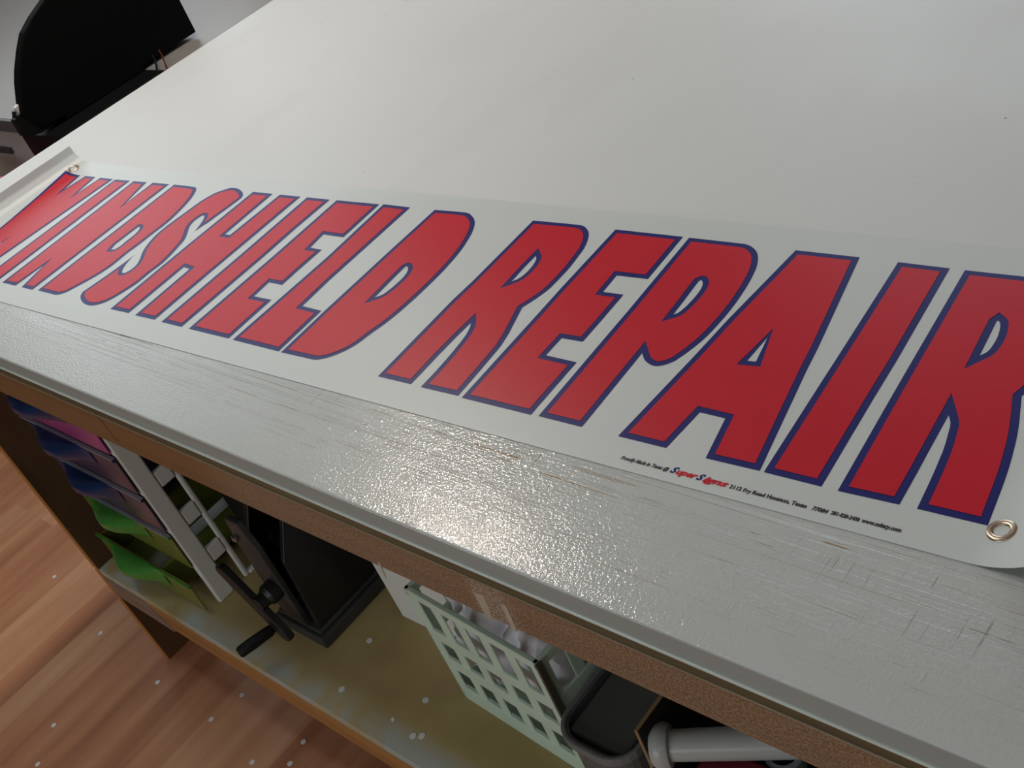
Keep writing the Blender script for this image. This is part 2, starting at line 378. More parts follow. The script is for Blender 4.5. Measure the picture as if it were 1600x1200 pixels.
meshobj('shelf_rail', bm, M_rail, T, bevel=0.001)
bm = bmesh.new(); prism(bm, [(-1.797, 0.184), (-1.606, 0.184), (-1.661, 0.2378), (-1.797, 0.2378)], lambda a, b_, t: Vector((a, t, b_)), YF-0.001, YF+0.03)
meshobj('rail_block', bm, M_block, T, bevel=0.001)
bm = bmesh.new(); box(bm, -1.797, 1.18, 1.43, 1.45, 0.19, 0.2378); meshobj('shelf_rail', bm, M_rail, T)

# ---------------------------------------------------------------- banner
TH = 0.037543; BO = Vector((-1.9999, 0.3960, 0.0000)); HB = 0.3354; ZB = ZT + 0.0006
BU = Vector((math.cos(TH), math.sin(TH), 0)); BV = Vector((-math.sin(TH), math.cos(TH), 0))
LP = [(0.17, 0), (0.158, 0.0004), (0.146, 0.0018), (0.1345, 0.0048), (0.1265, 0.0095), (0.118, 0.018), (0.114, 0.0305)]
ARC = [0.0]
for a, c in zip(LP, LP[1:]): ARC.append(ARC[-1] + math.hypot(c[0]-a[0], c[1]-a[1]))
S_START = 0.17 - ARC[-1]; S_END = 1.86; SR = 1.745; RR = 0.075
def bend(s):
    if s < 0.17:
        d = min(0.17 - s, ARC[-1])
        for i in range(len(ARC)-1):
            if d <= ARC[i+1] + 1e-9:
                t = (d-ARC[i])/(ARC[i+1]-ARC[i]); break
        a, c = LP[i], LP[i+1]
        dx, dz = c[0]-a[0], c[1]-a[1]; l = math.hypot(dx, dz)
        return a[0]+dx*t, a[1]+dz*t, (dz/l, -dx/l)
    if s > SR:
        a = (s-SR)/RR; return SR+RR*math.sin(a), RR*(1-math.cos(a)), (-math.sin(a), math.cos(a))
    return s, 0.0, (0.0, 1.0)
def bpos(s, v, h=0.0):
    u, z, n = bend(s)
    if s < 0.17: n = (abs(n[0]), abs(n[1]))
    p = BO + BU*(u + n[0]*h) + BV*v; return Vector((p.x, p.y, ZB + z + n[1]*h))
BANNER = thing('banner', 'long white vinyl banner with red and blue lettering on the tabletop, ends curling up', 'banner', tuple(BO + BU*0.95 + BV*HB/2 + Vector((0, 0, ZT))))
ss = [S_START + (0.17-S_START)*i/28 for i in range(28)] + [0.17 + (SR-0.17)*i/40 for i in range(40)] + [SR + (S_END-SR)*i/24 for i in range(25)]
vs_ = [HB*i/6 for i in range(7)]
bm = bmesh.new()
TK = 0.0005
up = [[bm.verts.new(bpos(s, v, TK*0.5)) for v in vs_] for s in ss]; dn = [[bm.verts.new(bpos(s, v, -TK*0.5)) for v in vs_] for s in ss]
for i in range(len(ss)-1):
    for j in range(6):
        bm.faces.new((up[i][j], up[i+1][j], up[i+1][j+1], up[i][j+1])); bm.faces.new((dn[i][j], dn[i][j+1], dn[i+1][j+1], dn[i+1][j]))
for i in range(len(ss)-1):
    bm.faces.new((up[i][0], dn[i][0], dn[i+1][0], up[i+1][0])); bm.faces.new((up[i][6], up[i+1][6], dn[i+1][6], dn[i][6]))
for j in range(6):
    bm.faces.new((up[0][j], up[0][j+1], dn[0][j+1], dn[0][j])); bm.faces.new((up[-1][j], dn[-1][j], dn[-1][j+1], up[-1][j+1]))
meshobj('vinyl_sheet', bm, M_vinyl, BANNER, smooth=True)

def poly_area(P): return sum(P[i][0]*P[(i+1) % len(P)][1] - P[(i+1) % len(P)][0]*P[i][1] for i in range(len(P)))/2
def clean(P, eps=0.0006):
    out = []
    for p_ in P:
        if not out or math.hypot(p_[0]-out[-1][0], p_[1]-out[-1][1]) > eps: out.append(p_)
    if math.hypot(out[0][0]-out[-1][0], out[0][1]-out[-1][1]) < eps: out.pop()
    return out
def offset(P, d):
    """move a polygon's edges to its left by d (mitred)"""
    n = len(P); out = []
    for i in range(n):
        a, b_, c = P[i-1], P[i], P[(i+1) % n]
        e1 = (b_[0]-a[0], b_[1]-a[1]); e2 = (c[0]-b_[0], c[1]-b_[1])
        l1 = math.hypot(*e1); l2 = math.hypot(*e2)
        n1 = (-e1[1]/l1, e1[0]/l1); n2 = (-e2[1]/l2, e2[0]/l2)
        k = 1 + n1[0]*n2[0] + n1[1]*n2[1]
        k = max(k, 0.12)
        out.append((b_[0] + (n1[0]+n2[0])*d/k, b_[1] + (n1[1]+n2[1])*d/k))
    def near(q):
        best = 9
        for i in range(n):
            a, c = P[i], P[(i+1) % n]; ex, ey = c[0]-a[0], c[1]-a[1]
            t = max(0, min(1, ((q[0]-a[0])*ex + (q[1]-a[1])*ey)/(ex*ex+ey*ey)))
            best = min(best, math.hypot(q[0]-a[0]-ex*t, q[1]-a[1]-ey*t))
        return best
    return [q for q in out if near(q) > 0.96*d]
def fill(bm, loops, h, mi):
    """fill flat outline loops and bend them onto the banner"""
    tb = bmesh.new()
    for lp in loops:
        v = [tb.verts.new((a, c, 0)) for a, c in lp]
        for i in range(len(v)): tb.edges.new((v[i], v[(i+1) % len(v)]))
    bmesh.ops.triangle_fill(tb, use_beauty=True, use_dissolve=False, edges=tb.edges[:], normal=(0, 0, 1))
    cuts = [s for s in ss if s < 0.175 or s > SR-0.003]
    for c in cuts:
        g = tb.verts[:] + tb.edges[:] + tb.faces[:]
        bmesh.ops.bisect_plane(tb, geom=g, dist=1e-6, plane_co=(c, 0, 0), plane_no=(1, 0, 0))
    mp = {}
    for v in tb.verts: mp[v] = bm.verts.new(bpos(v.co.x, v.co.y, h))
    for f in tb.faces:
        nf = bm.faces.new([mp[v] for v in f.verts]); nf.material_index = mi
        nf.normal_update()
    tb.free()
LETTERS = [
('W', [[(0.1310, 0.3000), (0.1755, 0.2985), (0.1870, 0.2560), (0.1925, 0.2985), (0.2245, 0.2985), (0.2365, 0.2500), (0.2400, 0.2980), (0.2795, 0.2980), (0.2700, 0.0345), (0.2225, 0.0345), (0.2215, 0.1250), (0.2120, 0.0345), (0.1840, 0.0345)]]),
('I', [[(0.2862, 0.2975), (0.3290, 0.2985), (0.3432, 0.0350), (0.3000, 0.0345)]]),
('N', [[(0.3395, 0.2985), (0.3760, 0.2990), (0.3945, 0.2420), (0.3925, 0.3000), (0.4370, 0.3000), (0.4483, 0.0345), (0.4170, 0.0345), (0.4000, 0.0850), (0.3990, 0.0345), (0.3590, 0.0345)]]),
('D', [[(0.4497, 0.3007), (0.4687, 0.3006), (0.4877, 0.3004), (0.5021, 0.3000), (0.5062, 0.2994), (0.5095, 0.2983), (0.5127, 0.2965), (0.5158, 0.2941), (0.5187, 0.2910), (0.5217, 0.2869), (0.5253, 0.2814), (0.5290, 0.2748), (0.5325, 0.2672), (0.5359, 0.2586), (0.5390, 0.2492), (0.5418, 0.2397), (0.5442, 0.2305), (0.5461, 0.2213), (0.5475, 0.2123), (0.5479, 0.2037), (0.5476, 0.1952), (0.5475, 0.1866), (0.5476, 0.1774), (0.5479, 0.1681), (0.5480, 0.1595), (0.5476, 0.1522), (0.5471, 0.1457), (0.5469, 0.1382), (0.5477, 0.1291), (0.5487, 0.1190), (0.5490, 0.1094), (0.5480, 0.1007), (0.5463, 0.0924), (0.5441, 0.0844), (0.5413, 0.0767), (0.5380, 0.0693), (0.5350, 0.0626), (0.5324, 0.0565), (0.5300, 0.0510), (0.5276, 0.0466), (0.5255, 0.0437), (0.5234, 0.0416), (0.5210, 0.0399), (0.5183, 0.0383), (0.5153, 0.0370), (0.5123, 0.0357), (0.4616, 0.0361)], [(0.5024, 0.1404), (0.4970, 0.1512), (0.4963, 0.1952), (0.4976, 0.1952), (0.4988, 0.1953), (0.5002, 0.1948), (0.5020, 0.1937), (0.5041, 0.1922), (0.5059, 0.1898), (0.5075, 0.1866), (0.5089, 0.1826), (0.5099, 0.1779), (0.5104, 0.1717), (0.5106, 0.1649), (0.5108, 0.1593), (0.5113, 0.1569), (0.5118, 0.1550), (0.5119, 0.1526), (0.5115, 0.1492), (0.5108, 0.1454), (0.5095, 0.1425), (0.5075, 0.1412), (0.5050, 0.1408)]]),
('S', [[(0.5832, 0.3061), (0.5875, 0.3068), (0.5932, 0.3074), (0.5991, 0.3072), (0.6050, 0.3061), (0.6110, 0.3042), (0.6166, 0.3020), (0.6218, 0.2994), (0.6267, 0.2964), (0.6304, 0.2934), (0.6326, 0.2906), (0.6338, 0.2878), (0.6349, 0.2849), (0.6330, 0.2568), (0.6304, 0.2252), (0.6257, 0.2033), (0.6237, 0.2085), (0.6218, 0.2137), (0.6195, 0.2188), (0.6168, 0.2240), (0.6139, 0.2290), (0.6110, 0.2332), (0.6081, 0.2361), (0.6052, 0.2381), (0.6028, 0.2389), (0.6011, 0.2381), (0.5999, 0.2361), (0.5991, 0.2335), (0.5987, 0.2303), (0.5987, 0.2265), (0.5992, 0.2227), (0.6004, 0.2189), (0.6021, 0.2150), (0.6047, 0.2108), (0.6088, 0.2059), (0.6139, 0.2006), (0.6185, 0.1955), (0.6223, 0.1909), (0.6256, 0.1864), (0.6284, 0.1819), (0.6304, 0.1775), (0.6318, 0.1730), (0.6334, 0.1677), (0.6357, 0.1612), (0.6381, 0.1539), (0.6401, 0.1467), (0.6415, 0.1399), (0.6426, 0.1333), (0.6431, 0.1273), (0.6429, 0.1224), (0.6423, 0.1180), (0.6419, 0.1127), (0.6423, 0.1052), (0.6430, 0.0966), (0.6431, 0.0881), (0.6418, 0.0799), (0.6399, 0.0718), (0.6378, 0.0644), (0.6358, 0.0580), (0.6335, 0.0523), (0.6310, 0.0475), (0.6281, 0.0435), (0.6250, 0.0404), (0.6215, 0.0378), (0.6178, 0.0355), (0.6138, 0.0338), (0.6093, 0.0326), (0.6042, 0.0320), (0.5987, 0.0320), (0.5930, 0.0326), (0.5872, 0.0339), (0.5813, 0.0358), (0.5760, 0.0378), (0.5716, 0.0398), (0.5678, 0.0420), (0.5646, 0.0443), (0.5622, 0.0467), (0.5604, 0.0493), (0.5586, 0.0519), (0.5602, 0.0639), (0.5636, 0.0909), (0.5654, 0.1152), (0.5664, 0.1397), (0.5668, 0.1367), (0.5672, 0.1338), (0.5680, 0.1305), (0.5693, 0.1267), (0.5710, 0.1225), (0.5730, 0.1184), (0.5752, 0.1143), (0.5777, 0.1103), (0.5804, 0.1068), (0.5834, 0.1038), (0.5866, 0.1014), (0.5896, 0.1003), (0.5923, 0.1010), (0.5947, 0.1032), (0.5964, 0.1061), (0.5972, 0.1098), (0.5972, 0.1143), (0.5963, 0.1189), (0.5942, 0.1233), (0.5912, 0.1278), (0.5879, 0.1321), (0.5844, 0.1359), (0.5808, 0.1395), (0.5773, 0.1434), (0.5740, 0.1476), (0.5707, 0.1520), (0.5677, 0.1569), (0.5646, 0.1627), (0.5618, 0.1690), (0.5594, 0.1748), (0.5578, 0.1794), (0.5567, 0.1834), (0.5559, 0.1879), (0.5552, 0.1934), (0.5548, 0.1994), (0.5546, 0.2054), (0.5546, 0.2113), (0.5548, 0.2172), (0.5551, 0.2234), (0.5555, 0.2299), (0.5561, 0.2367), (0.5567, 0.2437), (0.5569, 0.2512), (0.5571, 0.2589), (0.5578, 0.2663), (0.5593, 0.2733), (0.5613, 0.2799), (0.5634, 0.2855), (0.5656, 0.2897), (0.5679, 0.2928), (0.5705, 0.2957), (0.5739, 0.2986), (0.5776, 0.3013), (0.5805, 0.3035), (0.5814, 0.3045), (0.5821, 0.3055)]]),
('H', [[(0.6425, 0.3030), (0.6867, 0.3031), (0.6924, 0.2069), (0.7033, 0.2067), (0.7027, 0.3030), (0.7470, 0.3034), (0.7522, 0.1271), (0.7556, 0.0349), (0.7123, 0.0344), (0.7069, 0.1308), (0.6921, 0.1325), (0.6962, 0.0353), (0.6535, 0.0347), (0.6461, 0.1829)]]),
('I', [[(0.7604, 0.3035), (0.8071, 0.3035), (0.8082, 0.2345), (0.8112, 0.1762), (0.8142, 0.0340), (0.7712, 0.0341), (0.7670, 0.1686)]]),
('E', [[(0.8204, 0.3038), (0.9014, 0.3047), (0.9050, 0.2330), (0.8669, 0.2333), (0.8709, 0.2054), (0.8934, 0.2049), (0.8941, 0.1553), (0.8953, 0.1334), (0.8697, 0.1337), (0.8721, 0.1061), (0.9057, 0.1062), (0.9070, 0.0580), (0.9080, 0.0341), (0.8291, 0.0340), (0.8259, 0.1805)]]),
('L', [[(0.9080, 0.3056), (0.9569, 0.3048), (0.9591, 0.1541), (0.9620, 0.1062), (0.9968, 0.1047), (0.9998, 0.0333), (0.9161, 0.0337), (0.9153, 0.1940)]]),
('D', [[(0.9987, 0.3051), (1.0172, 0.3056), (1.0357, 0.3061), (1.0500, 0.3060), (1.0551, 0.3051), (1.0591, 0.3033), (1.0630, 0.3011), (1.0672, 0.2986), (1.0712, 0.2955), (1.0749, 0.2921), (1.0781, 0.2885), (1.0811, 0.2844), (1.0839, 0.2797), (1.0866, 0.2745), (1.0893, 0.2687), (1.0918, 0.2619), (1.0945, 0.2538), (1.0972, 0.2448), (1.0994, 0.2351), (1.1013, 0.2246), (1.1027, 0.2135), (1.1039, 0.2026), (1.1045, 0.1920), (1.1048, 0.1815), (1.1050, 0.1719), (1.1050, 0.1638), (1.1050, 0.1565), (1.1048, 0.1488), (1.1044, 0.1400), (1.1038, 0.1308), (1.1032, 0.1224), (1.1023, 0.1153), (1.1014, 0.1090), (1.1003, 0.1031), (1.0989, 0.0975), (1.0974, 0.0922), (1.0960, 0.0868), (1.0949, 0.0807), (1.0939, 0.0744), (1.0925, 0.0686), (1.0906, 0.0635), (1.0884, 0.0588), (1.0858, 0.0545), (1.0828, 0.0504), (1.0795, 0.0466), (1.0762, 0.0433), (1.0729, 0.0406), (1.0696, 0.0383), (1.0663, 0.0365), (1.0634, 0.0352), (1.0605, 0.0344), (1.0577, 0.0339), (1.0549, 0.0336), (1.0521, 0.0336), (1.0493, 0.0337), (1.0044, 0.0329), (1.0014, 0.1025), (0.9992, 0.2214)], [(1.0501, 0.1405), (1.0478, 0.1696), (1.0464, 0.1970), (1.0469, 0.1977), (1.0473, 0.1984), (1.0480, 0.1985), (1.0495, 0.1979), (1.0514, 0.1966), (1.0532, 0.1949), (1.0549, 0.1925), (1.0566, 0.1897), (1.0579, 0.1866), (1.0587, 0.1835), (1.0593, 0.1802), (1.0596, 0.1764), (1.0597, 0.1717), (1.0596, 0.1665), (1.0593, 0.1615), (1.0588, 0.1565), (1.0580, 0.1518), (1.0568, 0.1477), (1.0549, 0.1448), (1.0525, 0.1426)]]),
('R', [[(1.1535, 0.3044), (1.1774, 0.3047), (1.2012, 0.3051), (1.2189, 0.3050), (1.2227, 0.3045), (1.2256, 0.3035), (1.2286, 0.3019), (1.2320, 0.2997), (1.2355, 0.2969), (1.2386, 0.2937), (1.2414, 0.2900), (1.2438, 0.2859), (1.2460, 0.2815), (1.2480, 0.2767), (1.2498, 0.2716), (1.2513, 0.2664), (1.2523, 0.2614), (1.2530, 0.2564), (1.2537, 0.2511), (1.2545, 0.2454), (1.2553, 0.2393), (1.2559, 0.2332), (1.2562, 0.2273), (1.2563, 0.2213), (1.2563, 0.2153), (1.2563, 0.2092), (1.2562, 0.2032), (1.2558, 0.1975), (1.2550, 0.1925), (1.2539, 0.1878), (1.2527, 0.1834), (1.2515, 0.1793), (1.2501, 0.1754), (1.2488, 0.1720), (1.2477, 0.1691), (1.2466, 0.1665), (1.2455, 0.1640), (1.2585, 0.1241), (1.2627, 0.1059), (1.2653, 0.0717), (1.2676, 0.0331), (1.2186, 0.0325), (1.2184, 0.0402), (1.2183, 0.0478), (1.2180, 0.0553), (1.2176, 0.0627), (1.2171, 0.0699), (1.2165, 0.0771), (1.2158, 0.0843), (1.2149, 0.0914), (1.2141, 0.0979), (1.2133, 0.1034), (1.2125, 0.1082), (1.2115, 0.1127), (1.2101, 0.1171), (1.2085, 0.1213), (1.2070, 0.1246), (1.2060, 0.1264), (1.2049, 0.1278), (1.2038, 0.1291), (1.2032, 0.1081), (1.2035, 0.0782), (1.2050, 0.0330), (1.1581, 0.0328), (1.1543, 0.1563), (1.1553, 0.1925)], [(1.2036, 0.2000), (1.2020, 0.2249), (1.2019, 0.2448), (1.2035, 0.2434), (1.2051, 0.2421), (1.2065, 0.2401), (1.2078, 0.2370), (1.2089, 0.2332), (1.2098, 0.2291), (1.2104, 0.2245), (1.2107, 0.2195), (1.2106, 0.2151), (1.2101, 0.2114), (1.2093, 0.2082), (1.2082, 0.2055), (1.2068, 0.2033), (1.2052, 0.2016)]]),
('E', [[(1.2669, 0.3038), (1.3506, 0.3034), (1.3531, 0.2324), (1.3166, 0.2315), (1.3181, 0.2046), (1.3423, 0.2050), (1.3434, 0.1674), (1.3438, 0.1324), (1.3191, 0.1318), (1.3191, 0.1060), (1.3560, 0.1050), (1.3566, 0.0422), (1.3570, 0.0320), (1.2730, 0.0319), (1.2699, 0.1491), (1.2682, 0.2047)]]),
('P', [[(1.3579, 0.3030), (1.3792, 0.3028), (1.4005, 0.3026), (1.4164, 0.3024), (1.4204, 0.3022), (1.4236, 0.3018), (1.4268, 0.3008), (1.4303, 0.2992), (1.4337, 0.2970), (1.4369, 0.2945), (1.4397, 0.2917), (1.4422, 0.2886), (1.4445, 0.2851), (1.4467, 0.2810), (1.4486, 0.2766), (1.4504, 0.2720), (1.4518, 0.2675), (1.4529, 0.2628), (1.4541, 0.2574), (1.4553, 0.2511), (1.4564, 0.2440), (1.4574, 0.2363), (1.4581, 0.2279), (1.4588, 0.2188), (1.4591, 0.2101), (1.4593, 0.2023), (1.4592, 0.1947), (1.4588, 0.1868), (1.4583, 0.1782), (1.4575, 0.1693), (1.4561, 0.1603), (1.4537, 0.1506), (1.4507, 0.1408), (1.4480, 0.1332), (1.4467, 0.1302), (1.4451, 0.1280), (1.4434, 0.1259), (1.4415, 0.1240), (1.4394, 0.1223), (1.4373, 0.1210), (1.4353, 0.1200), (1.4333, 0.1194), (1.4311, 0.1192), (1.4286, 0.1195), (1.4258, 0.1204), (1.4232, 0.1214), (1.4210, 0.1225), (1.4189, 0.1238), (1.4169, 0.1254), (1.4149, 0.1274), (1.4129, 0.1297), (1.4108, 0.1320), (1.4129, 0.0325), (1.3648, 0.0327), (1.3621, 0.1586), (1.3617, 0.1819)], [(1.4093, 0.1882), (1.4082, 0.2114), (1.4075, 0.2217), (1.4068, 0.2320), (1.4065, 0.2394), (1.4068, 0.2404), (1.4075, 0.2411), (1.4084, 0.2411), (1.4095, 0.2404), (1.4109, 0.2389), (1.4122, 0.2370), (1.4134, 0.2345), (1.4144, 0.2315), (1.4152, 0.2279), (1.4156, 0.2233), (1.4158, 0.2181), (1.4158, 0.2130), (1.4155, 0.2081), (1.4151, 0.2034), (1.4145, 0.1993), (1.4139, 0.1962), (1.4133, 0.1936), (1.4125, 0.1915), (1.4115, 0.1901), (1.4104, 0.1891)]]),
('A', [[(1.4753, 0.3010), (1.5382, 0.3006), (1.5590, 0.1751), (1.5629, 0.1463), (1.5813, 0.0326), (1.5345, 0.0319), (1.5267, 0.0769), (1.5026, 0.0775), (1.4978, 0.0323), (1.4505, 0.0323), (1.4599, 0.1370), (1.4642, 0.1953)], [(1.5109, 0.1787), (1.5089, 0.1458), (1.5167, 0.1467)]]),
('I', [[(1.5741, 0.2995), (1.6197, 0.2986), (1.6260, 0.1752), (1.6273, 0.1319), (1.6314, 0.0322), (1.5847, 0.0324), (1.5800, 0.1507), (1.5796, 0.1635)]]),
('R', [[(1.6325, 0.2983), (1.6473, 0.2982), (1.6622, 0.2982), (1.6732, 0.2982), (1.6757, 0.2982), (1.6777, 0.2982), (1.6802, 0.2980), (1.6852, 0.2976), (1.6912, 0.2969), (1.6971, 0.2948), (1.7023, 0.2909), (1.7072, 0.2857), (1.7119, 0.2790), (1.7165, 0.2706), (1.7208, 0.2608), (1.7245, 0.2504), (1.7271, 0.2393), (1.7291, 0.2276), (1.7305, 0.2164), (1.7311, 0.2056), (1.7311, 0.1952), (1.7309, 0.1863), (1.7306, 0.1794), (1.7300, 0.1737), (1.7292, 0.1689), (1.7283, 0.1655), (1.7273, 0.1627), (1.7263, 0.1600), (1.7276, 0.1553), (1.7290, 0.1505), (1.7305, 0.1450), (1.7325, 0.1381), (1.7346, 0.1303), (1.7364, 0.1229), (1.7378, 0.1165), (1.7390, 0.1103), (1.7402, 0.1037), (1.7414, 0.0968), (1.7426, 0.0893), (1.7438, 0.0802), (1.7453, 0.0665), (1.7469, 0.0503), (1.7485, 0.0340), (1.7012, 0.0335), (1.7004, 0.0448), (1.6996, 0.0561), (1.6988, 0.0659), (1.6981, 0.0733), (1.6975, 0.0794), (1.6969, 0.0845), (1.6966, 0.0877), (1.6963, 0.0904), (1.6958, 0.0935), (1.6949, 0.0989), (1.6937, 0.1052), (1.6926, 0.1106), (1.6919, 0.1141), (1.6912, 0.1170), (1.6903, 0.1197), (1.6890, 0.1223), (1.6875, 0.1248), (1.6860, 0.1273), (1.6882, 0.0619), (1.6889, 0.0333), (1.6440, 0.0320), (1.6392, 0.1352), (1.6380, 0.1624)], [(1.6827, 0.1959), (1.6801, 0.2384), (1.6804, 0.2391), (1.6807, 0.2398), (1.6811, 0.2398), (1.6820, 0.2388), (1.6832, 0.2371), (1.6842, 0.2349), (1.6853, 0.2314), (1.6862, 0.2273), (1.6870, 0.2232), (1.6874, 0.2195), (1.6876, 0.2159), (1.6876, 0.2123), (1.6875, 0.2088), (1.6872, 0.2054), (1.6866, 0.2023), (1.6855, 0.1999), (1.6841, 0.1979)]])]
OW = 0.0060
for ch, loops in LETTERS:
    bm = bmesh.new()
    lo = []
    for k, lp in enumerate(loops):
        lp = clean(lp)
        ccw = poly_area(lp) > 0
        if (k == 0) != ccw: lp = lp[::-1]          # outer counter-clockwise, holes clockwise
        lo.append(lp)
    fill(bm, lo, 0.00045, 0)
    fill(bm, [offset(lp, OW if True else 0) for lp in lo], 0.0007, 1)
    o = meshobj('letter', bm, [M_blue_print, M_red_print], BANNER)

def text_part(name, parts, mats):
    """parts: (string, s0, s1, v, height, material index, shear)"""
    bm = bmesh.new()
    for (st, s0, s1, v0, hgt, mi, sh) in parts:
        cu = bpy.data.curves.new('t', 'FONT'); cu.body = st; cu.size = 1.0; cu.shear = sh; cu.offset = 0.045
        cu.resolution_u = 3
        ob = bpy.data.objects.new('t', cu); COL.objects.link(ob)
        bpy.context.view_layer.update()
        me = ob.evaluated_get(bpy.context.evaluated_depsgraph_get()).to_mesh()
        xs = [v.co.x for v in me.vertices]; x0, x1 = min(xs), max(xs)
        vv = [bm.verts.new(bpos(s0 + (v.co.x-x0)/(x1-x0)*(s1-s0), v0 + v.co.y/0.70*hgt, 0.0005)) for v in me.vertices]
        for p_ in me.polygons:
            try: bm.faces.new([vv[i] for i in p_.vertices]).material_index = mi
            except ValueError: pass
        bpy.data.objects.remove(ob); bpy.data.curves.remove(cu)
    return meshobj(name, bm, mats, BANNER)
text_part('tagline', [('Proudly Made in Texas @', 1.4675, 1.5127, 0.0100, 0.0036, 0, 0.3)], [M_black_print])
text_part('street_address', [('2112 Fry Road Houston, Texas', 1.5677, 1.6305, 0.0094, 0.0036, 0, 0.0),
    ('77084', 1.6345, 1.6466, 0.0094, 0.0036, 0, 0.2)], [M_black_print])
text_part('phone_number', [('281-828-2408', 1.6490, 1.6700, 0.0098, 0.0034, 0, 0.0)], [M_black_print])
text_part('web_address', [('www.sskaty.com', 1.6716, 1.6996, 0.0100, 0.0036, 0, 0.2)], [M_black_print])
text_part('logo', [('S', 1.5145, 1.5210, 0.0098, 0.0062, 1, 0.4), ('uper', 1.5200, 1.5392, 0.0096, 0.0058, 0, 0.4), ('S', 1.5385, 1.5450, 0.0094, 0.0062, 1, 0.4), ('igns', 1.5440, 1.5662, 0.0094, 0.0056, 0, 0.4)], [M_red_print, M_blue_print])
# grommets
def grommet(s, v):
    u, z, n = bend(s)
    if s < 0.17: n = (abs(n[0]), abs(n[1]))
    c = bpos(s, v, 0.0004); ax = BU*n[0] + Vector((0, 0, n[1]))
    bm = bmesh.new(); R = 0.0100; r = 0.0050; prof = []
    K = 14
    mid = (R+r)/2; hw = (R-r)/2
    for k in range(K+1):
        a = math.pi*k/K; prof.append((0.0016*math.sin(a), mid + hw*math.cos(a)))
    prof += [(-0.0009, r), (-0.0009, r-0.0004), (0.0002, r-0.0004)][:2]
    lathe(bm, prof, c, ax, 40, cap=False)
    meshobj('grommet', bm, M_grommet, BANNER, smooth=True)
for s, v in ((1.7585, 0.0315), (0.139, HB-0.025), (0.139, 0.0315), (1.7585, HB-0.025)): grommet(s, v)
# dark eyelet floors are simply the tabletop seen through; a thin disc of shadow comes from the ring itself

# ---------------------------------------------------------------- drawer cart under the table
CX0, CX1, CY0, CY1 = -1.785, -1.485, 0.387, 0.62
CART = thing('drawer_cart', 'white drawer cart with pink, purple and green drawers on the shelf by the left leg', 'drawer cart', ((CX0+CX1)/2, (CY0+CY1)/2, SZ))
bm = bmesh.new()
for xx in (CX0, CX1-0.012):
    box(bm, xx, xx+0.012, CY0+0.002, 0.419, SZ, 0.70); box(bm, xx+0.002, xx+0.010, 0.446, 0.455, SZ, 0.70)
    box(bm, xx, xx+0.012, CY1-0.035, CY1, SZ, 0.70)
    for k in range(6 if xx > -1.6 else 0):
        z = 0.322 + 0.083*k; box(bm, xx+0.001, xx+0.011, 0.419, 0.446, z, z+0.030)
    box(bm, xx, xx+0.012, 0.419, CY1-0.035, 0.682, 0.70)
    box(bm, xx, xx+0.012, 0.455, CY1-0.035, SZ, 0.262)
box(bm, CX0+0.012, CX1-0.012, CY0+0.002, CY1, 0.690, 0.70)
meshobj('frame', bm, M_white_plastic, CART, bevel=0.003)
def plastic(n, c, c2, rough=0.3, al=1.0): return material(n, c, rough, 0.1, (14, 14, 9), rgb2=c2, alpha=al)
M_pink = plastic('pink_clear_plastic', (176, 74, 140), (150, 58, 112)); M_purple = plastic('purple_clear_plastic', (84, 64, 92), (62, 48, 62))
M_green = plastic('green_plastic', (98, 122, 44), (120, 116, 60)); M_blue_rim = plastic('blue_plastic', (22, 52, 104), (14, 36, 78))
M_green_rim = plastic('bright_green_plastic', (74, 146, 58), (50, 112, 42)); M_paleline = plastic('pale_rim', (168, 166, 182), (140, 138, 152))
